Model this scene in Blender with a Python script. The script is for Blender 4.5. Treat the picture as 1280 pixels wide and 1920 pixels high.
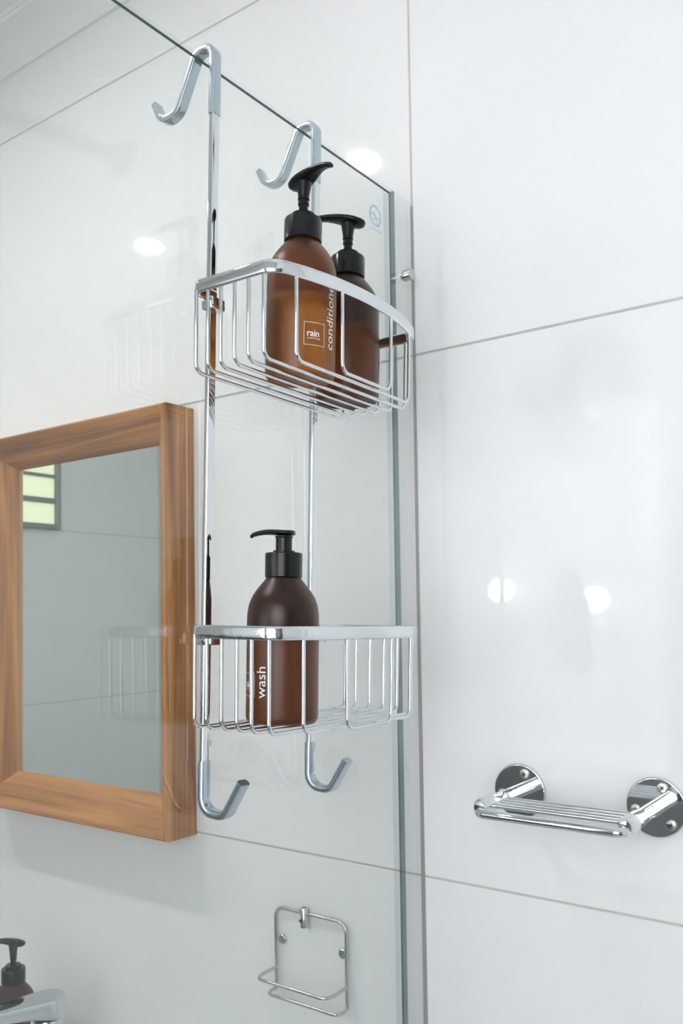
import bpy, bmesh, math, random
from math import sin, cos, pi, radians, sqrt
from mathutils import Matrix, Vector

for o in list(bpy.data.objects):
    bpy.data.objects.remove(o, do_unlink=True)
SC = bpy.context.scene
COL = SC.collection

# ------------------------------------------------------------------ camera
F_PX, YAW, PITCH, ROLL = 1631.6, 0.6277, 0.0389, -0.0143
CAM = Vector((0.5494, -0.9165, -0.3145))
fw = Vector((-sin(YAW)*cos(PITCH), cos(YAW)*cos(PITCH), sin(PITCH)))
rt = Vector((cos(YAW), sin(YAW), 0)); up = rt.cross(fw)
r2 = rt*cos(ROLL) + up*sin(ROLL); u2 = -rt*sin(ROLL) + up*cos(ROLL)
cd = bpy.data.cameras.new('camera'); cam = bpy.data.objects.new('camera', cd); COL.objects.link(cam)
cam.matrix_world = Matrix(((r2.x, u2.x, -fw.x, CAM.x), (r2.y, u2.y, -fw.y, CAM.y), (r2.z, u2.z, -fw.z, CAM.z), (0, 0, 0, 1)))
cd.sensor_fit = 'VERTICAL'; cd.sensor_height = 36; cd.sensor_width = 24
cd.lens = F_PX/1920*36; cd.shift_y = 122.2/1920
cd.clip_start = 0.01; cd.clip_end = 50
cd.dof.use_dof = True; cd.dof.focus_distance = 0.78; cd.dof.aperture_fstop = 14
SC.camera = cam

# ------------------------------------------------------------------ world, exposure
w = bpy.data.worlds.new('world'); SC.world = w; w.use_nodes = True
w.node_tree.nodes['Background'].inputs[0].default_value = (0.9, 0.95, 1, 1)
w.node_tree.nodes['Background'].inputs[1].default_value = 0.6
vs = SC.view_settings
vs.view_transform = 'Standard'; vs.look = 'None'; vs.exposure = 0.75; vs.gamma = 1.0; vs.use_curve_mapping = False
cy_ = SC.cycles
cy_.max_bounces = 8; cy_.diffuse_bounces = 5; cy_.glossy_bounces = 5; cy_.transmission_bounces = 6; cy_.transparent_max_bounces = 16
cy_.use_light_tree = False; cy_.caustics_reflective = False; cy_.caustics_refractive = False
cy_.use_adaptive_sampling = True; cy_.adaptive_threshold = 0.02; cy_.use_denoising = True
DOWNLIGHT_E = 370.0     # emission of the ceiling downlights
FILL_WINDOW_E = 3.0          # soft fill from the frosted window added behind the camera
SIDE_WINDOW_E = 0.3     # daylight through the small window in the left wall

# ------------------------------------------------------------------ materials
def nt(name):
    m = bpy.data.materials.new(name); m.use_nodes = True
    return m, m.node_tree.nodes, m.node_tree.links, m.node_tree.nodes['Principled BSDF']

def pbr(name, col, rough=0.4, metal=0.0, noise=0.0, nscale=40, bump=0.0, bscale=200, coat=0.0, trans=0.0, ior=1.45, spec=0.5, rnoise=0.0):
    m, N, L, b = nt(name)
    b.inputs['Base Color'].default_value = (*col, 1)
    b.inputs['Roughness'].default_value = rough; b.inputs['Metallic'].default_value = metal
    b.inputs['Coat Weight'].default_value = coat; b.inputs['Coat Roughness'].default_value = 0.03
    b.inputs['Transmission Weight'].default_value = trans; b.inputs['IOR'].default_value = ior
    b.inputs['Specular IOR Level'].default_value = spec
    if noise or rnoise or bump:
        tc = N.new('ShaderNodeTexCoord')
    if noise or rnoise:
        n = N.new('ShaderNodeTexNoise'); n.inputs['Scale'].default_value = nscale; n.inputs['Detail'].default_value = 5
        L.new(tc.outputs['Object'], n.inputs['Vector'])
    if noise:
        mx = N.new('ShaderNodeMix'); mx.data_type = 'RGBA'
        mx.inputs[6].default_value = (*[c*(1-noise) for c in col], 1); mx.inputs[7].default_value = (*[min(1, c*(1+noise)) for c in col], 1)
        L.new(n.outputs['Fac'], mx.inputs[0]); L.new(mx.outputs[2], b.inputs['Base Color'])
    if rnoise:
        mr = N.new('ShaderNodeMapRange'); mr.inputs['From Min'].default_value = 0.3; mr.inputs['From Max'].default_value = 0.7
        mr.inputs['To Min'].default_value = max(0, rough-rnoise); mr.inputs['To Max'].default_value = rough+rnoise
        L.new(n.outputs['Fac'], mr.inputs['Value']); L.new(mr.outputs[0], b.inputs['Roughness'])
    if bump:
        bn = N.new('ShaderNodeTexNoise'); bn.inputs['Scale'].default_value = bscale; bn.inputs['Detail'].default_value = 3
        L.new(tc.outputs['Object'], bn.inputs['Vector'])
        bp = N.new('ShaderNodeBump'); bp.inputs['Strength'].default_value = bump; bp.inputs['Distance'].default_value = 0.001
        L.new(bn.outputs['Fac'], bp.inputs['Height']); L.new(bp.outputs[0], b.inputs['Normal'])
    return m

def emit(name, col, s):
    m, N, L, b = nt(name)
    b.inputs['Base Color'].default_value = (*col, 1)
    b.inputs['Emission Color'].default_value = (*col, 1); b.inputs['Emission Strength'].default_value = s
    return m

def sheet_glass(name, tint, f0=0.036, rough=0.0):
    """clear sheet: transparent + mirror reflection mixed by the Schlick fresnel curve, the same from both sides"""
    m, N, L, b = nt(name); N.remove(b)
    g = N.new('ShaderNodeNewGeometry'); dp = N.new('ShaderNodeVectorMath'); dp.operation = 'DOT_PRODUCT'
    L.new(g.outputs['Normal'], dp.inputs[0]); L.new(g.outputs['Incoming'], dp.inputs[1])
    def math_(op, a, v=None):
        n = N.new('ShaderNodeMath'); n.operation = op
        for i, q in enumerate((a, v)):
            if q is None: continue
            if isinstance(q, (int, float)): n.inputs[i].default_value = q
            else: L.new(q, n.inputs[i])
        return n.outputs[0]
    f = math_('ADD', math_('MULTIPLY', math_('POWER', math_('SUBTRACT', 1.0, math_('ABSOLUTE', dp.outputs['Value'])), 5.0), 1-f0), f0)
    t = N.new('ShaderNodeBsdfTransparent'); t.inputs[0].default_value = (*tint, 1)
    gl = N.new('ShaderNodeBsdfGlossy'); gl.inputs['Roughness'].default_value = rough; gl.inputs[0].default_value = (1, 1, 1, 1)
    mx = N.new('ShaderNodeMixShader')
    L.new(f, mx.inputs[0]); L.new(t.outputs[0], mx.inputs[1]); L.new(gl.outputs[0], mx.inputs[2])
    L.new(mx.outputs[0], N['Material Output'].inputs['Surface'])
    return m

def wood(name, axis):
    m, N, L, b = nt(name)
    tc = N.new('ShaderNodeTexCoord'); mp = N.new('ShaderNodeMapping')
    s = [22, 22, 22]; s[axis] = 1.6
    mp.inputs['Scale'].default_value = s
    L.new(tc.outputs['Object'], mp.inputs['Vector'])
    n1 = N.new('ShaderNodeTexNoise'); n1.inputs['Scale'].default_value = 1.3; n1.inputs['Detail'].default_value = 6; n1.inputs['Distortion'].default_value = 1.0
    L.new(mp.outputs[0], n1.inputs['Vector'])
    mp2 = N.new('ShaderNodeMapping'); s2 = [160, 160, 160]; s2[axis] = 5; mp2.inputs['Scale'].default_value = s2
    L.new(tc.outputs['Object'], mp2.inputs['Vector'])
    n2 = N.new('ShaderNodeTexNoise'); n2.inputs['Scale'].default_value = 1.0; n2.inputs['Detail'].default_value = 3
    L.new(mp2.outputs[0], n2.inputs['Vector'])
    ad = N.new('ShaderNodeMath'); ad.operation = 'MULTIPLY_ADD'; ad.inputs[1].default_value = 0.35
    L.new(n2.outputs['Fac'], ad.inputs[0]); L.new(n1.outputs['Fac'], ad.inputs[2])
    cr = N.new('ShaderNodeValToRGB'); e = cr.color_ramp.elements
    e[0].position = 0.48; e[0].color = (0.20, 0.078, 0.024, 1)
    e[1].position = 0.86; e[1].color = (0.54, 0.26, 0.090, 1)
    k = cr.color_ramp.elements.new(0.66); k.color = (0.39, 0.168, 0.052, 1)
    L.new(ad.outputs[0], cr.inputs[0]); L.new(cr.outputs[0], b.inputs['Base Color'])
    b.inputs['Roughness'].default_value = 0.42; b.inputs['Specular IOR Level'].default_value = 0.35
    return m

M = {}
M['tile'] = pbr('white_glazed_tile', (0.86, 0.875, 0.88), 0.045, noise=0.008, nscale=3, spec=0.5)
M['grout'] = pbr('beige_grout', (0.60, 0.57, 0.53), 0.9, noise=0.12, nscale=60)
M['paint'] = pbr('white_paint', (0.86, 0.87, 0.87), 0.6, noise=0.01, nscale=8)
M['floor'] = pbr('pale_floor_tile', (0.74, 0.735, 0.72), 0.35, noise=0.08, nscale=12)
M['chrome'] = pbr('chrome', (0.72, 0.74, 0.76), 0.05, 1.0, rnoise=0.03, nscale=90)
M['chrome_wet'] = pbr('chrome_water_spotted', (0.68, 0.71, 0.73), 0.09, 1.0, bump=0.25, bscale=160)
M['steel'] = pbr('stainless_wire', (0.62, 0.61, 0.58), 0.2, 1.0, rnoise=0.08, nscale=120)
M['dark_steel'] = pbr('dark_brushed_steel', (0.22, 0.23, 0.24), 0.3, 1.0, rnoise=0.05, nscale=80)
M['sleeve'] = pbr('clear_sleeve_over_chrome', (0.44, 0.51, 0.56), 0.16, 0.85, coat=0.6, rnoise=0.05, nscale=60)
M['glass'] = sheet_glass('clear_sheet_glass', (0.972, 0.984, 0.98))
M['glass_edge'] = pbr('green_glass_edge', (0.04, 0.07, 0.07), 0.2, spec=0.5)
M['glass_end'] = sheet_glass('polished_glass_end', (0.17, 0.25, 0.245), 0.06, 0.1)
M['seal'] = sheet_glass('clear_plastic_seal', (0.975, 0.98, 0.985), 0.04, 0.12)
M['silicone'] = pbr('grey_silicone', (0.36, 0.345, 0.325), 0.5, noise=0.15, nscale=25)
M['black'] = pbr('black_plastic', (0.007, 0.007, 0.008), 0.22, bump=0.03, bscale=300, spec=0.35)
M['print'] = pbr('white_screen_print', (0.9, 0.89, 0.87), 0.5)
M['stamp'] = pbr('pale_blue_stamp', (0.42, 0.56, 0.67), 0.5)
M['mirror'] = pbr('silver_mirror', (0.93, 0.985, 0.955), 0.012, 1.0)
M['mirror_back'] = pbr('mirror_backing_board', (0.5, 0.42, 0.33), 0.7)
M['wood_x'] = wood('oak_grain_along_x', 0); M['wood_z'] = wood('oak_grain_along_z', 2)
M['ceramic'] = pbr('white_ceramic', (0.87, 0.88, 0.88), 0.08)
M['lamp'] = emit('downlight_lens', (1.0, 0.985, 0.96), DOWNLIGHT_E)
M['wall_lamp'] = emit('wall_lamp_globe', (1.0, 0.98, 0.95), 30)
M['window'] = emit('added_window_fill', (0.96, 0.98, 1.0), FILL_WINDOW_E)  # glowing pane of the added window, soft frontal fill
M['side_window'] = emit('side_window_daylight', (0.95, 1.0, 0.72), SIDE_WINDOW_E)
M['alu'] = pbr('grey_window_frame', (0.25, 0.27, 0.26), 0.4, 0.6)
M['charcoal'] = pbr('charcoal_laminate', (0.085, 0.09, 0.095), 0.4, noise=0.1, nscale=30)  # dark face of the added cabinet
M['door'] = pbr('added_door_grey', (0.09, 0.095, 0.10), 0.45, noise=0.06, nscale=20)  # dark tone of the added door, mirrored along chrome edges
M['rubber'] = pbr('clear_rubber_pad', (0.75, 0.78, 0.78), 0.35)

def amber(name, col):
    m, N, L, b = nt(name)
    b.inputs['Base Color'].default_value = (*col, 1)
    b.inputs['Roughness'].default_value = 0.32
    b.inputs['Transmission Weight'].default_value = 0.93
    b.inputs['IOR'].default_value = 1.45
    b.inputs['Specular IOR Level'].default_value = 0.4
    return m
M['amber'] = amber('frosted_amber_glass', (0.42, 0.135, 0.018))
M['amber_dark'] = amber('frosted_amber_glass_dark', (0.14, 0.036, 0.007))  # darker brown, on every bottle but the conditioner one

# ------------------------------------------------------------------ mesh helpers
def link(o, parent=None):
    COL.objects.link(o)
    if parent is not None: o.parent = parent
    return o

def mk(name, V, Fc, mat, parent=None, smooth=False, angle=35):
    me = bpy.data.meshes.new(name); me.from_pydata([tuple(v) for v in V], [], Fc)
    bm = bmesh.new(); bm.from_mesh(me)
    bmesh.ops.remove_doubles(bm, verts=bm.verts, dist=1e-7)
    bmesh.ops.recalc_face_normals(bm, faces=bm.faces)
    if smooth:
        for f in bm.faces: f.smooth = True
        for e in bm.edges:
            if len(e.link_faces) == 2 and e.calc_face_angle(0) > radians(angle): e.smooth = False
    bm.to_mesh(me); bm.free()
    if mat is not None: me.materials.append(mat)
    return link(bpy.data.objects.new(name, me), parent)

def from_bm(name, bm, mat, parent=None, smooth=False, angle=35):
    if smooth:
        for f in bm.faces: f.smooth = True
        for e in bm.edges:
            if len(e.link_faces) == 2 and e.calc_face_angle(0) > radians(angle): e.smooth = False
    me = bpy.data.meshes.new(name); bm.to_mesh(me); bm.free()
    me.materials.append(mat)
    return link(bpy.data.objects.new(name, me), parent)

def box(name, lo, hi, mat, parent=None, bev=0.0, seg=2):
    bm = bmesh.new(); bmesh.ops.create_cube(bm, size=1)
    for v in bm.verts:
        v.co = Vector([lo[i] + (v.co[i]+0.5)*(hi[i]-lo[i]) for i in range(3)])
    if bev: bmesh.ops.bevel(bm, geom=bm.edges[:], offset=bev, segments=seg, affect='EDGES', profile=0.5)
    return from_bm(name, bm, mat, parent, smooth=bool(bev) and seg > 1, angle=28)

def fillet(pts, rad, closed=False, seg=8):
    """2d polyline with rounded corners"""
    n = len(pts); P = [Vector(p) for p in pts]; out = []
    if not isinstance(rad, (list, tuple)): rad = [rad]*n
    for i in range(n):
        if not closed and i in (0, n-1): out.append(P[i]); continue
        a, b, c = P[i-1], P[i], P[(i+1) % n]
        d1 = (a-b).normalized(); d2 = (c-b).normalized(); r = rad[i]
        ang = d1.angle(d2)
        if r <= 0 or abs(ang-pi) < 1e-3: out.append(b); continue
        fa = 0.95 if (not closed and i == 1) else 0.499; fc = 0.95 if (not closed and i == n-2) else 0.499
        t = min(r/math.tan(ang/2), (a-b).length*fa, (c-b).length*fc); r = t*math.tan(ang/2)
        cen = b + (d1+d2).normalized()*(r/sin(ang/2))
        p1 = b+d1*t; p2 = b+d2*t
        v1 = p1-cen; v2 = p2-cen; tot = v1.angle(v2)
        sg = 1 if (v1.x*v2.y - v1.y*v2.x) > 0 else -1
        for k in range(seg+1):
            th = sg*tot*k/seg
            out.append(cen+Vector((v1.x*cos(th)-v1.y*sin(th), v1.x*sin(th)+v1.y*cos(th))))
    return out

def circ(r, n=10, sx=1.0, sy=1.0):
    return [(r*sx*cos(2*pi*k/n), r*sy*sin(2*pi*k/n)) for k in range(n)]

def rrect(a, b, r, n=3):
    """rounded rectangle profile, full sizes a (in plane) and b (across)"""
    out = []
    for cx, cy, s in ((1, 1, 0), (-1, 1, 1), (-1, -1, 2), (1, -1, 3)):
        for k in range(n+1):
            th = pi/2*(s + k/n)
            out.append((cx*(a/2-r)+r*cos(th), cy*(b/2-r)+r*sin(th)))
    return out

def sweep(path, prof, frame, closed=False, cap=True):
    """sweep profile (in-plane normal, binormal) along a planar 2d path; frame = (origin, ex, ey) maps the plane to 3d"""
    O, ex, ey = [Vector(q) for q in frame]; eb = ex.cross(ey)
    P = []
    for p in path:
        p = Vector(p)
        if not P or (p-P[-1]).length > 1e-6: P.append(p)
    if closed and (P[0]-P[-1]).length < 1e-6: P.pop()
    n = len(P); m = len(prof); V = []; Fc = []
    for i in range(n):
        if closed: a, c = P[i-1], P[(i+1) % n]
        else: a, c = P[max(i-1, 0)], P[min(i+1, n-1)]
        b = P[i]
        d1 = (b-a).normalized() if (b-a).length > 1e-9 else (c-b).normalized()
        d2 = (c-b).normalized() if (c-b).length > 1e-9 else d1
        t = (d1+d2).normalized(); nn = Vector((-t.y, t.x))
        k = 1/max(0.35, t.dot(d1))
        for (u, v) in prof:
            q = b + nn*u*k
            V.append(O + ex*q.x + ey*q.y + eb*v)
    for i in range(n if closed else n-1):
        for j in range(m):
            a0 = i*m+j; a1 = i*m+(j+1) % m; b0 = ((i+1) % n)*m+j; b1 = ((i+1) % n)*m+(j+1) % m
            Fc.append((a0, a1, b1, b0))
    if cap and not closed:
        Fc.append(tuple(range(m))[::-1]); Fc.append(tuple((n-1)*m+j for j in range(m)))
    return V, Fc

def lathe(prof, n=32, axis='z'):
    V = []; Fc = []; rows = []
    for (r, z) in prof:
        if r < 1e-7: rows.append([len(V)]); V.append(Vector((0, 0, z)))
        else:
            rows.append(list(range(len(V), len(V)+n)))
            V += [Vector((r*cos(2*pi*k/n), r*sin(2*pi*k/n), z)) for k in range(n)]
    for a, b in zip(rows[:-1], rows[1:]):
        for k in range(n):
            k2 = (k+1) % n
            if len(a) == 1 and len(b) == 1: continue
            if len(a) == 1: Fc.append((a[0], b[k2], b[k]))
            elif len(b) == 1: Fc.append((a[k], a[k2], b[0]))
            else: Fc.append((a[k], a[k2], b[k2], b[k]))
    if axis == 'x': V = [Vector((v.z, v.x, v.y)) for v in V]
    if axis == '-y': V = [Vector((v.x, -v.z, v.y)) for v in V]
    return V, Fc

def loft(rings):
    m = len(rings[0]); V = [v for r in rings for v in r]; Fc = []
    for i in range(len(rings)-1):
        for j in range(m):
            Fc.append((i*m+j, i*m+(j+1) % m, (i+1)*m+(j+1) % m, (i+1)*m+j))
    Fc.append(tuple(range(m))[::-1]); Fc.append(tuple((len(rings)-1)*m+j for j in range(m)))
    return V, Fc

def shift(VF, d):
    d = Vector(d); return [Vector(v)+d for v in VF[0]], VF[1]

def thing(name, label, cat, loc=(0, 0, 0), group=None):
    o = bpy.data.objects.new(name, None); COL.objects.link(o); o.empty_display_size = 0.02
    o.location = loc; o['label'] = label; o['category'] = cat
    if group: o['group'] = group
    return o

def struct(o): o['kind'] = 'structure'; return o

def bez(f, n): return [f(i/(n-1)) for i in range(n)]

# ------------------------------------------------------------------ the room
XL, XR, YB, ZF, ZC = -2.2, 1.25, -1.6, -1.78, 0.73
J = 0.0013                                      # half a tile joint
ROWS = [ZF, -1.2714, -0.6357, 0.0, 0.5595, ZC]

wb = struct(box('wall_back', (XL-0.1, 0.0022, ZF-0.1), (XR+0.1, 0.12, ZC+0.1), M['grout']))
def tile(parent, lo, hi): return box('tile', lo, hi, M['tile'], parent, bev=0.0007, seg=1)
for z0, z1 in zip(ROWS[:-1], ROWS[1:]):
    for x0, x1 in ((XL, -1.2), (-1.2, 0.0), (0.0, 1.2), (1.2, XR)):
        tile(wb, (x0+J, 0.0, z0+J), (x1-J, 0.009, z1-J))
wl = struct(box('wall_left', (XL-0.12, YB-0.1, ZF-0.1), (XL-0.0022, 0.0, ZC+0.1), M['grout']))
WY0, WY1, WZ0, WZ1 = -1.10, -0.60, 0.01, 0.50
for z0, z1 in zip(ROWS[:-1], ROWS[1:]):
    for y0, y1 in ((YB, -0.0),):
        tile(wl, (XL-0.009, y0+J, z0+J), (XL, y1-J, z1-J))
wf = struct(box('wall_front', (XL-0.1, YB-0.12, ZF-0.1), (XR+0.1, YB-0.0022, ZC+0.1), M['grout']))
for z0, z1 in zip(ROWS[:-1], ROWS[1:]):
    for x0, x1 in ((XL, -1.2), (-1.2, 0.0), (0.0, XR)):
        tile(wf, (x0+J, YB-0.009, z0+J), (x1-J, YB, z1-J))
wr = struct(box('wall_right', (XR+0.0022, YB-0.1, ZF-0.1), (XR+0.12, 0.1, ZC+0.1), M['grout']))
for z0, z1 in zip(ROWS[:-1], ROWS[1:]):
    for y0, y1 in ((YB, -0.8), (-0.8, 0.0)):
        tile(wr, (XR, y0+J, z0+J), (XR+0.009, y1-J, z1-J))
struct(box('floor', (XL, YB, ZF-0.08), (XR, 0.0, ZF), M['floor']))
struct(box('ceiling', (XL, YB, ZC), (XR, 0.0, ZC+0.08), M['paint']))
# coved cornice along the tiled wall
cp = [(0, 0.6765), (-0.006, 0.6765), (-0.010, 0.681)]
cp += [(-0.010-0.050*(1-cos(t)), 0.681+0.038*sin(t)) for t in [radians(a) for a in range(10, 91, 10)]]
cp += [(-0.062, 0.722), (-0.066, 0.722), (-0.066, ZC), (0, ZC)]
V = [(x, y, z) for x in (XL, XR) for (y, z) in cp]; n = len(cp)
Fc = [(j, (j+1) % n, n+(j+1) % n, n+j) for j in range(n)] + [tuple(range(n)), tuple(range(n, 2*n))]
struct(mk('trim_1', V, Fc, M['paint'], smooth=True, angle=40))

# unseen grey door added in the right wall to darken chrome edges
door = struct(box('added_door_1', (XR-0.035, -1.50, ZF+0.005), (XR-0.002, -0.72, 0.26), M['door'], None, bev=0.003))
for z0, z1 in ((-1.60, -0.85), (-0.70, 0.14)):
    box('door_panel', (XR-0.043, -1.39, z0), (XR-0.034, -0.83, z1), M['door'], door, bev=0.003)
mk('door_handle', *sweep(fillet([(0, 0), (-0.05, 0), (-0.05, 0.12)], [0, 0.012, 0]), circ(0.008, 12), ((XR-0.034, -1.44, -0.75), (1, 0, 0), (0, 1, 0))), M['chrome'], door, True, 60)
for y0, y1, z0, z1 in ((-1.56, -1.50, ZF+0.003, 0.32), (-0.72, -0.66, ZF+0.003, 0.32), (-1.50, -0.72, 0.26, 0.32)):
    box('door_frame', (XR-0.045, y0, z0), (XR-0.001, y1, z1), M['paint'], door, bev=0.003)

# windows: one frosted, added behind the camera as fill light, one small in the left wall
def window(name, axis, lo, hi, pane_mat):
    root = bpy.data.objects.new(name, None); COL.objects.link(root); struct(root)
    if axis == 'y':
        y = lo[1]; x0, x1, z0, z1 = lo[0], hi[0], lo[2], hi[2]
        box('pane', (x0, y-0.004, z0), (x1, y+0.004, z1), pane_mat, root)
        for a, b in (((x0-.04, z0-.04), (x0, z1+.04)), ((x1, z0-.04), (x1+.04, z1+.04)), ((x0, z0-.04), (x1, z0)), ((x0, z1), (x1, z1+.04))):
            box('window_frame', (a[0], y-0.003, a[1]), (b[0], y+0.03, b[1]), M['paint'], root, bev=0.003)
    else:
        x = lo[0]; y0, y1, z0, z1 = lo[1], hi[1], lo[2], hi[2]
        box('pane', (x-0.004, y0, z0), (x+0.004, y1, z1), pane_mat, root)
        for a, b in (((y0-.02, z0-.02), (y0, z1+.02)), ((y1, z0-.02), (y1+.02, z1+.02)), ((y0, z0-.02), (y1, z0)), ((y0, z1), (y1, z1+.02)), ((y0, z0+.075), (y1, z0+.095)), ((y0, z0+.17), (y1, z0+.182))):
            box('window_frame', (x-0.003, a[0], a[1]), (x+0.02, b[0], b[1]), M['alu'], root, bev=0.002)
    return root
window('fill_window_1', 'y', (0.15, YB+0.006, -0.78), (1.10, YB+0.006, 0.28), M['window'])
window('window_2', 'x', (XL+0.006, -1.08, 0.02), (XL+0.006, -0.45, 0.52), M['side_window'])

# ceiling downlights
for i, (x, y, lab) in enumerate(((-1.31, -0.738, 'round white ceiling downlight over the far left of the room'),
                                 (-0.56, -0.724, 'round white ceiling downlight nearer the glass screen'),)):
    d = thing('ceiling_downlight', lab, 'light', (x, y, ZC), 'ceiling downlights')
    V, Fc = lathe([(0.028, 0), (0.045, 0), (0.045, -0.003), (0.043, -0.005), (0.031, -0.005), (0.028, -0.002)], 32)
    mk('trim_ring', V, Fc + [], M['paint'], d, True)
    V, Fc = lathe([(0, -0.003), (0.02, -0.0032), (0.029, -0.0028), (0.029, -0.0005), (0, -0.0005)], 24)
    mk('lens', V, Fc, M['lamp'], d, True)
# two small globe lamps on the wall behind the camera (seen as spots in the glossy tile)
for x, z, lab in ((-0.6267, -0.2574, 'small glowing globe lamp farther from the shower on the front wall'),
                  (-0.3307, -0.2931, 'small glowing globe lamp nearer the shower on the front wall')):
    d = thing('wall_lamp', lab, 'lamp', (x, YB, z), 'globe wall lamps')
    V, Fc = lathe([(0, 0), (0.035, 0), (0.035, 0.006), (0.03, 0.01), (0.012, 0.012), (0.012, 0.03), (0, 0.03)], 24, '-y')
    mk('base_plate', [Vector((v.x, -v.y, v.z)) for v in V], Fc, M['chrome'], d, True)
    V, Fc = lathe([(0.033*sin(pi*k/12), 0.06-0.033*cos(pi*k/12)) for k in range(13)], 24, '-y')
    mk('globe', [Vector((v.x, -v.y, v.z)) for v in V], Fc, M['wall_lamp'], d, True, 80)

# ------------------------------------------------------------------ glass screen
ZT, GE, GT = 0.1885, 0.0464, 0.004
gs = thing('glass_shower_screen', 'tall clear glass shower screen standing out from the tiled wall', 'shower screen', (0, -0.6, ZF))
def G(o): o.location = (0, 0.6, -ZF); return o
ch = 0.0016                                      # arrissed top edge
gp = [(-GT, ZF+0.004), (GT, ZF+0.004), (GT, ZT-ch), (GT-ch, ZT), (-GT+ch, ZT), (-GT, ZT-ch)]
V = [(x, y, z) for y in (-1.20, -GE) for (x, z) in gp]
pane = G(mk('pane', V, [(j, (j+1) % 6, 6+(j+1) % 6, 6+j) for j in range(6)] + [tuple(range(6)), tuple(range(6, 12))], M['glass'], gs))
pane.data.materials.append(M['glass_edge']); pane.data.materials.append(M['glass_end'])
for p in pane.data.polygons:
    if p.normal.z > 0.3 and p.normal.x < -0.3: p.material_index = 1
    if abs(p.normal.y) > 0.5: p.material_index = 2
# clear seal between the glass end and the wall: two lips and a web
prof = [(-0.0055, -GE-0.010), (-0.0055, -GE+0.006), (-0.0035, -0.010), (-0.0035, -0.002), (0.0035, -0.002), (0.0035, -0.010), (0.0055, -GE+0.006), (0.0055, -GE-0.010),
        (0.0043, -GE-0.010), (0.0043, -GE+0.001), (-0.0043, -GE+0.001), (-0.0043, -GE-0.010)]
n = len(prof)
V = [(x, y, z) for z in (ZF+0.004, ZT-0.0015) for (x, y) in prof]
Fc = [(j, (j+1) % n, n+(j+1) % n, n+j) for j in range(n)] + [tuple(range(n)), tuple(range(n, 2*n))]
G(mk('seal_strip', V, Fc, M['seal'], gs)).data.materials
prof = [(-0.0018, 0), (-0.0014, -0.0016), (0, -0.0022), (0.0014, -0.0016), (0.0018, 0)]
V = [(x, y, z) for z, s in ((ZF+0.004, 1.9), (-0.9, 1.75), (-0.3, 1.15), (ZT-0.002, 0.8)) for (x, y) in [(a*s, b) for a, b in prof]]
m_ = len(prof); Fc = [(i*m_+j, i*m_+j+1, (i+1)*m_+j+1, (i+1)*m_+j) for i in range(3) for j in range(m_-1)]
Fc += [(i*m_, i*m_+m_-1, (i+1)*m_+m_-1, (i+1)*m_) for i in range(3)] + [tuple(range(m_)), tuple(range(3*m_, 4*m_))]
G(mk('silicone_bead', V, Fc, M['silicone'], gs))
# maker's stamp etched on the glass: a ring with a swoosh and a line of tiny print
def flat_ring(cy, cz, r0, r1, x, a0=0, a1=360, n=40):
    V = []; Fc = []
    for k in range(n+1):
        t = radians(a0+(a1-a0)*k/n)
        for xx in (x, x+0.00015):
            for r in (r0, r1): V.append((xx, cy+r*cos(t), cz+r*sin(t)))
    for k in range(n):
        a = 4*k; b = a+4
        Fc += [(a+2, a+3, b+3, b+2), (a, b, b+1, a+1), (a, a+2, b+2, b), (a+1, b+1, b+3, a+3)]
    return V, Fc
cy, cz = -0.0883, 0.142
V, Fc = flat_ring(cy, cz, 0.0098, 0.0124, GT)
def add(VF):
    off = len(V); V.extend(VF[0]); Fc.extend([tuple(i+off for i in f) for f in VF[1]])
add(flat_ring(cy-0.004, cz-0.004, 0.0062, 0.0072, GT, 20, 170, 16)); add(flat_ring(cy+0.003, cz+0.004, 0.006, 0.0072, GT, 190, 330, 16))
add(flat_ring(cy, cz-0.009, 0.0045, 0.0056, GT, 30, 150, 12))
def bar(y0, y1, z0, z1):
    x0, x1 = GT, GT+0.00015
    return [(x0, y0, z0), (x0, y1, z0), (x0, y1, z1), (x0, y0, z1), (x1, y0, z0), (x1, y1, z0), (x1, y1, z1), (x1, y0, z1)], \
           [(0, 1, 2, 3), (4, 5, 6, 7), (0, 1, 5, 4), (1, 2, 6, 5), (2, 3, 7, 6), (3, 0, 4, 7)]
yy = -0.0995
random.seed(4)
while yy < -0.077:
    L_ = random.uniform(0.0008, 0.0016); add(bar(yy, yy+L_, 0.1245, 0.1262)); yy += L_+0.0005
st = G(mk('maker_stamp', V, Fc, M['stamp'], gs)); st['label'] = 'pale blue round stamp on the glass'
# small steel stop pin at the wall end
V, Fc = lathe([(0, 0), (0.0062, 0), (0.0068, 0.0006), (0.0068, 0.0112), (0.0062, 0.0118), (0, 0.0118)], 24, 'x')
sp = thing('wall_stop_pin', 'short steel stop pin beside the far end of the glass screen', 'pin', (0.006, -0.0305, 0.0885))
mk('pin_body', V, Fc, M['steel'], sp, True)
V, Fc = lathe([(0, -0.003), (0.004, -0.003), (0.004, 0.0003), (0, 0.0003)], 16, 'x'); mk('pin_shank', V, Fc, M['steel'], sp, True)

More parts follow.
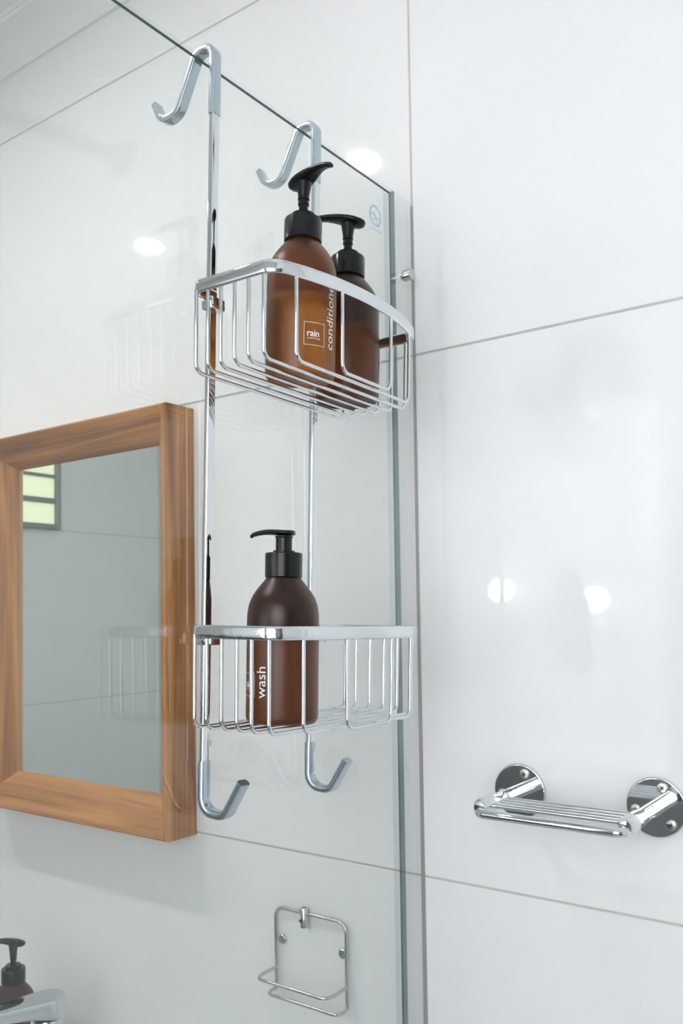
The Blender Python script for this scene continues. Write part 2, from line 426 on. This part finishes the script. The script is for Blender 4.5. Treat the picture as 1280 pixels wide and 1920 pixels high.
# ------------------------------------------------------------------ shower caddy
CO = Vector((0.0107, -0.289, 0.0))
MC = Matrix.Translation(CO) @ Matrix.Rotation(0.0137, 4, 'Y') @ Matrix.Rotation(-0.02, 4, 'X')
cad = thing('hanging_shower_caddy', 'chrome two-tier wire shower caddy hooked over the glass screen', 'shower caddy')
cad.matrix_world = MC
PY = 0.0745
for s in (-1, 1):
    fr = ((0, s*PY, 0), (1, 0, 0), (0, 0, 1))
    mk('post', *sweep([(0, -0.452), (0, 0.142)], rrect(0.0052, 0.0086, 0.0009), fr), M['chrome'], cad, True)
    hk = fillet([(0, 0.131), (0, 0.1950), (-0.0215, 0.1950), (-0.0560, 0.1260), (-0.0765, 0.1655)], [0, 0.0104, 0.0102, 0.0165, 0], seg=12)
    h = mk('upper_hook', *sweep(hk, rrect(0.0062, 0.0106, 0.0012), fr), M['sleeve'], cad, True); h['label'] = 'upper hook in a clear sleeve, over the glass edge'
    lo = fillet([(0, -0.444), (0, -0.4875), (0.027, -0.4885), (0.0465, -0.4575)], [0, 0.0145, 0.0125, 0], seg=10)
    V, Fc = sweep(lo, rrect(0.0072, 0.0112, 0.0022), fr)
    h = mk('lower_hook', V, Fc, M['sleeve'], cad, True); h['label'] = 'lower hook in a clear sleeve'

YC, HW = 0.008, 0.109
def rim_path():
    R = 0.294; ax = 0.1145
    arc = [(ax-y*y/(2*R), YC+y) for y in [(-0.084+0.168*k/24) for k in range(25)]]
    pts = [(0.0045, -PY), (0.0045, YC-HW), (0.0943, YC-HW)] + arc + [(0.0943, YC+HW), (0.0045, YC+HW), (0.0045, PY)]
    rad = [0, 0.009, 0.019] + [0]*25 + [0.019, 0.009, 0]
    return fillet(pts, rad, seg=8)
def superell(a, b, p, n=24):
    out = []
    for k in range(n):
        t = 2*pi*(k+0.5)/n; c, d = cos(t), sin(t)
        out.append((a/2*math.copysign(abs(c)**(2/p), c), b/2*math.copysign(abs(d)**(2/p), d)))
    return out
RIM = rim_path()
def rim_y(x):
    best = HW
    for a, b in zip(RIM, RIM[1:]):
        if a.y < YC and b.y < YC and (a.x-x)*(b.x-x) <= 0 and abs(a.x-b.x) > 1e-9 and max(a.x, b.x) > 0.02:
            t = (x-a.x)/(b.x-a.x); best = YC-(a.y+(b.y-a.y)*t)
    return min(best, HW)
WX1 = [0.0078, 0.0218, 0.0368, 0.0525, 0.0680, 0.0842, 0.1012, 0.1119]
WX2 = [0.0078, 0.0218, 0.0388, 0.0557, 0.0715, 0.0885, 0.1030, 0.1124]
DEP1, DEP2 = 0.0735, 0.0800
for zc, xo, rmat, dep, WX, lab in ((-0.0365, 0.0, 'chrome', DEP1, WX1, 'upper wire basket'), (-0.332, 0.005, 'chrome_wet', DEP2, WX2, 'lower wire basket, rim speckled with water')):
    pr = superell(0.0044, 0.0114, 3.2)
    V, Fc = sweep(RIM, pr, ((xo, 0, zc), (1, 0, 0), (0, 1, 0)))
    rim = mk('basket_rim', V, Fc, M[rmat], cad, True, 50); rim['label'] = lab
    for x in WX:
        y = rim_y(x)-0.0004
        pth = fillet([(-y, -0.002), (-y+0.001, -dep), (y-0.001, -dep), (y, -0.002)], [0, 0.0085, 0.0085, 0], seg=7)
        mk('basket_wire', *sweep(pth, circ(0.00165, 10), ((x+xo, YC, zc), (0, 1, 0), (0, 0, 1))), M['chrome'], rim, True, 60)
    for s in (-1, 1):
        box('clamp', (-0.004, s*PY-0.0085, zc-0.012), (0.009+xo, s*PY+0.0085, zc-0.001), M['chrome'], cad, bev=0.0015)
for s, z in ((1, -0.118), (-1, -0.43)):
    box('spacer_pad', (-0.0055, s*PY+0.0035, z-0.003), (-0.001, s*PY+0.0095, z+0.003), M['rubber'], cad, bev=0.0008)

# ------------------------------------------------------------------ pump bottles
RB = 0.0314
def bottle_profile():
    p = [(0, 0.0022), (0.020, 0.0016), (0.0265, 0.0), (0.0292, 0.0008), (0.0308, 0.0028), (RB, 0.006), (RB, 0.088)]
    p += [(RB*a, z) for a, z in ((0.997, 0.0915), (0.985, 0.0950), (0.966, 0.0984), (0.938, 0.1016), (0.900, 0.1046), (0.852, 0.1074), (0.795, 0.1100), (0.728, 0.1127), (0.655, 0.1153), (0.580, 0.1178), (0.515, 0.1200), (0.468, 0.1222), (0.444, 0.1245), (0.436, 0.127))]
    p = [(r, z if z <= 0.088 else 0.088+(z-0.088)*1.11) for r, z in p]
    p += [(0.0136, 0.136), (0, 0.136)]
    return p

def wrap_text(body, size, phi0, z0, R, vertical, name, parent, bold=0.0, sp=1.0):
    """flat lettering laid on the bottle's curved side. vertical: reads upwards. phi0/z0: start angle/height"""
    cu = bpy.data.curves.new(name, 'FONT'); cu.body = body; cu.size = size; cu.space_character = sp; cu.offset = bold; cu.resolution_u = 3
    to = bpy.data.objects.new(name, cu); COL.objects.link(to)
    bpy.context.view_layer.update()
    dg = bpy.context.evaluated_depsgraph_get()
    me = bpy.data.meshes.new_from_object(to.evaluated_get(dg))
    bpy.data.objects.remove(to, do_unlink=True)
    bm = bmesh.new(); bm.from_mesh(me)
    long_ = [e for e in bm.edges if e.calc_length() > size*0.25]
    if long_: bmesh.ops.subdivide_edges(bm, edges=long_, cuts=2)
    bmesh.ops.triangulate(bm, faces=bm.faces)
    for v in bm.verts:
        a, b = (v.co.x, v.co.y)
        if vertical: ph = phi0 - b/R; z = z0 + a
        else: ph = phi0 + a/R; z = z0 + b
        v.co = (R*cos(ph), R*sin(ph), z)
    bm.normal_update()
    for f in bm.faces:
        c = f.calc_center_median()
        if f.normal.dot(Vector((c.x, c.y, 0))) < 0: f.normal_flip()
    bm.to_mesh(me); bm.free(); me.materials.clear(); me.materials.append(M['print'])
    return link(bpy.data.objects.new(name, me), parent)

def wrap_box(phi_a, phi_b, z0, z1, t, R, parent):
    V = []; Fc = []
    def strip(p0, p1, a0, a1, n=10):
        off = len(V)
        for k in range(n+1):
            ph = p0+(p1-p0)*k/n
            V.append((R*cos(ph), R*sin(ph), a0)); V.append((R*cos(ph), R*sin(ph), a1))
        for k in range(n): Fc.append((off+2*k, off+2*k+2, off+2*k+3, off+2*k+1))
    dt = t/R
    strip(phi_a, phi_b, z0, z0+t); strip(phi_a, phi_b, z1-t, z1)
    strip(phi_a, phi_a+dt, z0+t, z1-t, 1); strip(phi_b-dt, phi_b, z0+t, z1-t, 1)
    me = bpy.data.meshes.new('logo_box'); me.from_pydata(V, [], Fc); me.materials.append(M['print'])
    return link(bpy.data.objects.new('logo_box', me), parent)

def head_saddle(parent, z):
    """curved spoon-like pump head; nozzle towards local +x"""
    rings = []
    #        x       half-width  half-height  z-centre
    st = [(-0.0172, 0.0020, 0.0012, 0.0020), (-0.0160, 0.0058, 0.0030, 0.0016), (-0.0120, 0.0092, 0.0044, 0.0018), (-0.0060, 0.0108, 0.0050, 0.0028),
          (0.0, 0.0106, 0.0050, 0.0040), (0.0070, 0.0092, 0.0046, 0.0052), (0.0140, 0.0074, 0.0040, 0.0060), (0.0210, 0.0058, 0.0035, 0.0062),
          (0.0280, 0.0047, 0.0031, 0.0056), (0.0340, 0.0040, 0.0028, 0.0042), (0.0385, 0.0035, 0.0025, 0.0026), (0.0396, 0.0026, 0.0018, 0.0022)]
    for (x, a, b, c) in st:
        rings.append([Vector((x, a*cos(2*pi*k/20), z+c+(b if sin(2*pi*k/20) > 0 else b*0.8)*sin(2*pi*k/20))) for k in range(20)])
    o = mk('pump_head', *loft(rings), M['black'], parent, True, 60)
    return o

def head_flat(parent, z):
    """flat round thumb plate with a thin drooping nozzle towards local +x"""
    rings = []
    st = [(-0.0096, 0.0025, 0.0012, 0.0016), (-0.0090, 0.0050, 0.0022, 0.0016), (-0.0060, 0.0076, 0.0024, 0.0016), (0.0, 0.0086, 0.0026, 0.0018), (0.0060, 0.0078, 0.0027, 0.0022),
          (0.0120, 0.0060, 0.0026, 0.0026), (0.0180, 0.0048, 0.0024, 0.0026), (0.0240, 0.0042, 0.0022, 0.0018), (0.0285, 0.0038, 0.0020, 0.0006), (0.0305, 0.0034, 0.0018, -0.0008), (0.0310, 0.0024, 0.0010, -0.0012)]
    for (x, a, b, c) in st:
        rings.append([Vector((x, a*cos(2*pi*k/18), z+c+b*sin(2*pi*k/18))) for k in range(18)])
    return mk('pump_head', *loft(rings), M['black'], parent, True, 60)

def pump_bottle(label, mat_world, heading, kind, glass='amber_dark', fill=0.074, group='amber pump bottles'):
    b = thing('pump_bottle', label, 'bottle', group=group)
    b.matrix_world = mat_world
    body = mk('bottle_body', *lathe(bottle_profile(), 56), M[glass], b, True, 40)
    # air space above the soap: an inner shell facing the other way
    ins = [(0, fill), (RB-0.0024, fill)] + [(max(0.010, r-0.0024), z-0.0012) for r, z in bottle_profile() if z > fill+0.004 and 0.0138 < r] + [(0.0105, 0.127), (0, 0.127)]
    V, Fc = lathe(ins, 48)
    bm = bmesh.new(); bm.from_mesh(body.data)
    vv = [bm.verts.new(v) for v in V]; new = [bm.faces.new([vv[i] for i in f]) for f in Fc]
    bmesh.ops.recalc_face_normals(bm, faces=new); bmesh.ops.reverse_faces(bm, faces=new)
    for f in new: f.smooth = True
    bm.to_mesh(body.data); bm.free()
    c0 = 0.1255
    if kind == 'saddle':
        V, Fc = lathe([(0.0130, c0), (0.0164, c0), (0.0170, c0+0.0008), (0.0170, c0+0.019), (0.0163, c0+0.0205), (0.0112, c0+0.0208), (0.0112, c0+0.0245), (0.0104, c0+0.0255), (0, c0+0.0255)], 44)
        mk('collar', V, Fc, M['black'], b, True, 30)
        z = c0+0.0250
        V, Fc = lathe([(0, z-0.002), (0.0042, z-0.002), (0.0042, z+0.0085), (0.0050, z+0.0088), (0.0050, z+0.0112), (0.0044, z+0.0116), (0.0044, z+0.0134), (0.0053, z+0.0138), (0.0053, z+0.0160),
                       (0.0050, z+0.0166), (0.0064, z+0.025), (0.0070, z+0.0295), (0, z+0.0295)], 28)
        mk('stem', V, Fc, M['black'], b, True, 30)
        h = head_saddle(b, z+0.0285)
    else:
        V, Fc = lathe([(0.0130, c0), (0.0158, c0), (0.0163, c0+0.0007), (0.0163, c0+0.0205), (0.0157, c0+0.0215), (0.0098, c0+0.0218), (0.0096, c0+0.0235), (0, c0+0.0235)], 44)
        mk('collar', V, Fc, M['black'], b, True, 30)
        z = c0+0.023
        V, Fc = lathe([(0, z-0.002), (0.0072, z-0.002), (0.0072, z+0.0115), (0.0080, z+0.0125), (0.0080, z+0.0132), (0, z+0.0132)], 28)
        mk('stem', V, Fc, M['black'], b, True, 30)
        h = head_flat(b, z+0.0145)
    h.rotation_euler.z = heading
    return b, body

def lettering(body, word, phi_box, phi_text):
    R = RB+0.00012
    zb = 0.0235
    hw = 0.0098/R
    wrap_box(phi_box-hw, phi_box+hw, zb, zb+0.0200, 0.00036, R, body)
    wrap_text('rain', 0.0082, phi_box-0.0074/R, zb+0.0078, R, False, 'brand_word', body, bold=0.0001, sp=0.95)
    wrap_text('created for living', 0.0020, phi_box-0.0072/R, zb+0.0054, R, False, 'small_print', body, sp=0.92)
    wrap_text(word, 0.0134, phi_text, zb-0.0008, R, True, 'printed_word', body)

def in_caddy(x, y, z): return MC @ Matrix.Translation((x, y, z))
WR = 0.00165+0.0002
b1, body1 = pump_bottle('front amber conditioner bottle with white print in upper basket', in_caddy(0.060, -0.0225, -0.0365-DEP1+WR) @ Matrix.Rotation(0.012, 4, 'Y'), radians(-15), 'saddle', 'amber')
lettering(body1, 'conditioner', radians(-51.6+23), radians(-51.6+62))
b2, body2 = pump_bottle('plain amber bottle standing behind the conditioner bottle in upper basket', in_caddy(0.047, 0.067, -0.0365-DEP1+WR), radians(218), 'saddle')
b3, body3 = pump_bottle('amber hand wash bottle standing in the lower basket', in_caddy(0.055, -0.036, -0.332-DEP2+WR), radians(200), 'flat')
lettering(body3, 'wash', radians(-50-66), radians(-50-27))
SINK_Z = -0.979
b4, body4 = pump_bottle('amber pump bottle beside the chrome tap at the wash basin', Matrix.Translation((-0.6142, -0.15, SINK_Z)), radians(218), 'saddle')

# ------------------------------------------------------------------ soap rack on the right-hand tiles
sr = thing('soap_rack', 'chrome soap rack of parallel rods screwed to the tiled wall', 'soap rack', (0.2045, 0, -0.5195))
def cross_screw(parent, x, z, y):
    V, Fc = lathe([(0.0056, 0), (0.0056, 0.0004), (0.0052, 0.0009), (0.0046, 0.0012), (0.0042, 0.0013), (0, 0.0013)], 20, '-y')
    s = mk('screw', shift((V, Fc), (x, y, z))[0], Fc, M['steel'], parent, True, 40)
    a = random.uniform(0, pi/2)
    V2 = []; F2 = []
    for q in (a, a+pi/2):
        off = len(V2); c, d = cos(q), sin(q)
        for yy in (-0.0014, -0.0011):
            for (u, v) in ((-0.0022, -0.0004), (0.0022, -0.0004), (0.0022, 0.0004), (-0.0022, 0.0004)):
                V2.append((x+u*c-v*d, y+yy, z+u*d+v*c))
        F2 += [tuple(off+i for i in f) for f in ((0, 1, 2, 3), (4, 5, 6, 7), (0, 1, 5, 4), (1, 2, 6, 5), (2, 3, 7, 6), (3, 0, 4, 7))]
    mk('cross_slot', V2, F2, M['black'], parent)
random.seed(11)
AX = 0.0752; YF = -0.098
for s in (-1, 1):
    V, Fc = lathe([(0, 0), (0.0300, 0), (0.0305, 0.0008), (0.0305, 0.0032), (0.0300, 0.0039), (0.0292, 0.0042), (0.0288, 0.0042), (0.0120, 0.0042), (0, 0.0042)], 48, '-y')
    fl = mk('flange', shift((V, Fc), (s*AX, 0, 0))[0], Fc, M['chrome'], sr, True, 40)
    for k in range(3):
        t = radians(90+120*k-18)
        cross_screw(fl, s*AX+0.0215*cos(t), 0.0215*sin(t), -0.0042)
    V, Fc = lathe([(0, 0.003), (0.0078, 0.003), (0.0078, 0.0470), (0.0074, 0.0474), (0.0074, 0.0482), (0.0078, 0.0486), (0.0078, 0.062), (0.0092, 0.064), (0.0092, 0.094), (0.0086, 0.098), (0.0060, 0.1015), (0, 0.102)], 28, '-y')
    mk('arm', shift((V, Fc), (s*AX, 0, 0))[0], Fc, M['chrome'], sr, True, 40)
for k, y in enumerate((-0.050, -0.0625, -0.074, -0.0855)):
    mk('rod', *sweep([(-AX, 0), (AX, 0)], circ(0.0027, 12), ((0, y, 0.0005), (1, 0, 0), (0, 0, 1))), M['chrome'], sr, True, 60)
pth = fillet([(-AX-0.001, -0.088), (-AX-0.001, -0.1075), (AX+0.001, -0.1075), (AX+0.001, -0.088)], [0, 0.010, 0.010, 0], seg=8)
mk('front_rod', *sweep(pth, circ(0.0047, 14), ((0, 0, -0.0045), (1, 0, 0), (0, 1, 0))), M['chrome'], sr, True, 60)

# ------------------------------------------------------------------ wire holder low on the wall, seen through the glass
wh = thing('wire_holder', 'small empty wire holder screwed to the wall behind the glass', 'holder', (-0.1705, 0, -0.72))
HX = 0.0585; wr_ = 0.0023
def X(z): return z+0.72
pth = fillet([(-HX, X(-0.8205)), (-HX, X(-0.7125)), (HX, X(-0.7125)), (HX, X(-0.8205))], [0, 0.013, 0.013, 0], seg=8)
mk('back_frame', *sweep(pth, circ(wr_, 10), ((0, -0.006, 0), (1, 0, 0), (0, 0, 1))), M['steel'], wh, True, 60)
pth = fillet([(-HX, -0.006), (-HX, -0.049), (HX, -0.049), (HX, -0.006)], [0, 0.013, 0.013, 0], seg=8)
mk('upper_loop', *sweep(pth, circ(wr_, 10), ((0, 0, X(-0.793)), (1, 0, 0), (0, 1, 0))), M['steel'], wh, True, 60)
pth = fillet([(-HX, -0.006), (-HX, -0.027), (HX, -0.027), (HX, -0.006)], [0, 0.010, 0.010, 0], seg=8)
mk('lower_loop', *sweep(pth, circ(wr_, 10), ((0, 0, X(-0.8205)), (1, 0, 0), (0, 1, 0))), M['steel'], wh, True, 60)
V, Fc = lathe([(0, -0.014), (0.0048, -0.014), (0.0055, -0.0132), (0.0055, 0.0105), (0.0048, 0.0115), (0.0026, 0.0115), (0.0026, 0.0095), (0, 0.0095)], 24)
clip = mk('clip_barrel', shift((V, Fc), (-0.0085, -0.0075, X(-0.716)))[0], Fc, M['steel'], wh, True, 40)
V, Fc = lathe([(0, 0), (0.002, 0), (0.002, 0.0012), (0, 0.0012)], 14, '-y')
mk('set_screw', shift((V, Fc), (-0.0085-0.0018, -0.0124, X(-0.7205)))[0], Fc, M['black'], clip, True)
for s, z in ((-1, -0.7555), (1, -0.7535)):
    V, Fc = lathe([(0, 0), (0.0062, 0), (0.0062, 0.0035), (0.0052, 0.0045), (0.0025, 0.0045), (0.0020, 0.003), (0, 0.003)], 20, '-y')
    mk('screw_tab', shift((V, Fc), (s*(HX-0.0085), 0, X(z)))[0], Fc, M['steel'], wh, True, 40)

# ------------------------------------------------------------------ wooden mirror
mr = thing('framed_wall_mirror', 'rectangular wall mirror in a deep wooden frame', 'mirror', (-0.62, 0, -0.324))
XO0, XO1, ZO0, ZO1 = -0.872, -0.3840, -0.6385, -0.0095        # outer, front
XI0, XI1, ZI0, ZI1 = -0.8060, -0.4452, -0.5840, -0.0590       # inner, at the glass
YFR, YIN = -0.0595, -0.012
def MRL(o): o.location = (0.62, 0, 0.324); return o
def rail(name, A, B, C_, D, mat):
    """A,B outer corners, C,D inner corners (2d x,z); mitred at both ends"""
    sec = []
    V = []
    ev = 0.004
    def pt(p, y): return (p[0], y, p[1])
    def mixp(p, q, t): return (p[0]+(q[0]-p[0])*t, p[1]+(q[1]-p[1])*t)
    for O, I in ((A, D), (B, C_)):
        O2 = mixp(O, I, 0.06)
        V += [pt(O, -0.0005), pt(O, YFR+ev), pt(mixp(O, I, 0.02), YFR+0.001), pt(O2, YFR), pt(mixp(O, I, 0.12), YFR+0.0016), pt(I, YIN), pt(I, -0.0005)]
    Fc = [(k, (k+1) % 7, 7+(k+1) % 7, 7+k) for k in range(7)] + [tuple(range(7)), tuple(range(7, 14))]
    return MRL(mk(name, V, Fc, mat, mr, True, 30))
c00, c10, c11, c01 = (XO0, ZO0), (XO1, ZO0), (XO1, ZO1), (XO0, ZO1)
i00, i10, i11, i01 = (XI0, ZI0), (XI1, ZI0), (XI1, ZI1), (XI0, ZI1)
rail('top_rail', c01, c11, i11, i01, M['wood_x'])
rail('bottom_rail', c00, c10, i10, i00, M['wood_x'])
rail('side_stile', c00, c01, i01, i00, M['wood_z'])
rail('side_stile', c10, c11, i11, i10, M['wood_z'])
MRL(box('mirror_glass', (XI0-0.006, -0.0118, ZI0-0.006), (XI1+0.006, -0.0068, ZI1+0.006), M['mirror'], mr))
MRL(box('backing_board', (XI0-0.02, -0.0065, ZI0-0.02), (XI1+0.02, -0.0008, ZI1+0.02), M['mirror_back'], mr))

# ------------------------------------------------------------------ basin and tap (only their tops reach into view)
bs = thing('wash_basin', 'white ceramic wash basin under the wooden mirror', 'basin', (-0.75, -0.24, ZF))
bm = bmesh.new(); bmesh.ops.create_cube(bm, size=1)
for v in bm.verts: v.co = Vector((v.co.x*0.72, v.co.y*0.46, v.co.z*0.14)) + Vector((0, 0, SINK_Z-0.07-ZF))
top = max(bm.faces, key=lambda f: f.calc_center_median().z)
r = bmesh.ops.inset_region(bm, faces=[top], thickness=0.10, depth=0)
bmesh.ops.translate(bm, verts=list(top.verts), vec=(0, -0.035, -0.10))
bmesh.ops.bevel(bm, geom=bm.edges[:], offset=0.012, segments=3, affect='EDGES')
from_bm('bowl', bm, M['ceramic'], bs, True, 40)
V, Fc = lathe([(0, 0), (0.11, 0), (0.10, 0.05), (0.08, 0.4), (0.09, 0.668), (0, 0.668)], 32); mk('pedestal', V, Fc, M['ceramic'], bs, True, 40)

tp = thing('basin_mixer_tap', 'chrome single-lever mixer tap on the wash basin', 'tap', (-0.5035, -0.17, SINK_Z))
V, Fc = lathe([(0, 0), (0.027, 0), (0.027, 0.004), (0.0235, 0.008), (0.0225, 0.06), (0.0225, 0.110), (0.0215, 0.1125), (0, 0.1125)], 36)
mk('tap_body', V, Fc, M['chrome'], tp, True, 40)
# lever: round cap at the body, tapering slab with a slot towards the user
def lever_outline(s):
    out = []
    for k in range(13):
        a = radians(-90+180*k/12); out.append((0.0245*s*cos(a-0)+0.0, 0.0245*s*sin(a)))
    return out
# build in local (u: along lever, v: across); u negative = towards the user
rings = []
for (zz, s) in ((0.1015, 0.95), (0.104, 1.0), (0.124, 1.0), (0.1265, 0.985), (0.1275, 0.95)):
    ring = []
    for k in range(17):
        a = radians(-90+180*k/16); ring.append((0.0242*s*cos(a), 0.0242*s*sin(a)))
    for (u, v) in ((-0.03, 0.0205), (-0.065, 0.0165), (-0.105, 0.0135), (-0.112, 0.010), (-0.1135, 0.0), (-0.112, -0.010), (-0.105, -0.0135), (-0.065, -0.0165), (-0.03, -0.0205)):
        ring.append((u*(0.97+0.03*s), v*s))
    L_ = []
    for (u, v) in ring:
        t = max(0, -u)/0.113
        zlo = 0.1015 + t*0.012; zr = (zz-0.1015)/(0.1275-0.1015)
        ztop = 0.1275 + t*0.004
        L_.append(Vector((u, v, zlo+(ztop-zlo)*zr if t < 0.02 else (zlo+(0.006)*min(1, t*3)*1.0)*(1-zr)+ztop*zr)))
    rings.append(L_)
lv = mk('lever', *loft(rings), M['chrome'], tp, True, 40)
sl = mk('lever_slot', *loft([[Vector((-0.062+0.026*cos(2*pi*k/20), 0.0062*sin(2*pi*k/20), 0.1275+(0.062-0.026*cos(2*pi*k/20))/0.113*0.004+zz)) for k in range(20)] for zz in (-0.001, 0.0003)]), M['black'], lv, True, 40)
lv.rotation_euler.z = radians(78); lv.location.z = 0.0122
pth = fillet([(0.0, 0.055), (-0.06, 0.072), (-0.105, 0.066), (-0.118, 0.046)], [0, 0.03, 0.02, 0], seg=8)
sp_ = mk('spout', *sweep(pth, circ(0.0125, 18), ((0, 0, 0), (cos(radians(78)), sin(radians(78)), 0), (0, 0, 1))), M['chrome'], tp, True, 60)

# ------------------------------------------------------------------ charcoal cabinet added behind the camera as a dark area for chrome to reflect
cb = thing('added_dark_cabinet', 'charcoal two-door cabinet added by the front wall to darken chrome reflections', 'cabinet', (-0.58, YB+0.17, ZF))
box('carcass', (-0.55, -0.165, 0), (0.55, 0.15, 1.30), M['charcoal'], cb, bev=0.004)
for s in (-1, 1):
    d = box('cabinet_door', (s*0.275-0.268, 0.152, 0.05), (s*0.275+0.268, 0.172, 1.28), M['charcoal'], cb, bev=0.004)
    mk('handle', *sweep(fillet([(0, 0.6), (0.03, 0.6), (0.03, 0.76), (0, 0.76)], [0, 0.01, 0.01, 0]), circ(0.005, 10), ((s*0.03, 0.172, 0), (0, 1, 0), (0, 0, 1))), M['chrome'], d, True, 60)

# ------------------------------------------------------------------ shower arm, outside the frame; seen reflected in the glass
sa = thing('shower_arm', 'chrome shower arm with round wall flange reflected in the glass', 'shower arm', (0.5428, 0, 0.423))
V, Fc = lathe([(0, 0), (0.031, 0), (0.031, 0.003), (0.026, 0.008), (0.012, 0.010), (0, 0.010)], 36, '-y'); mk('flange', V, Fc, M['dark_steel'], sa, True, 40)
pth = fillet([(0, 0), (-0.36, -0.045), (-0.40, -0.085)], [0, 0.03, 0], seg=8)
mk('pipe', *sweep(pth, circ(0.0115, 18), ((0, 0, 0), (0, 1, 0), (0, 0, 1))), M['dark_steel'], sa, True, 60)
V, Fc = lathe([(0, 0), (0.012, 0), (0.016, -0.02), (0.055, -0.035), (0.056, -0.045), (0, -0.046)], 36)
mk('shower_head', shift((V, Fc), (0, -0.40, -0.08))[0], Fc, M['chrome'], sa, True, 40)
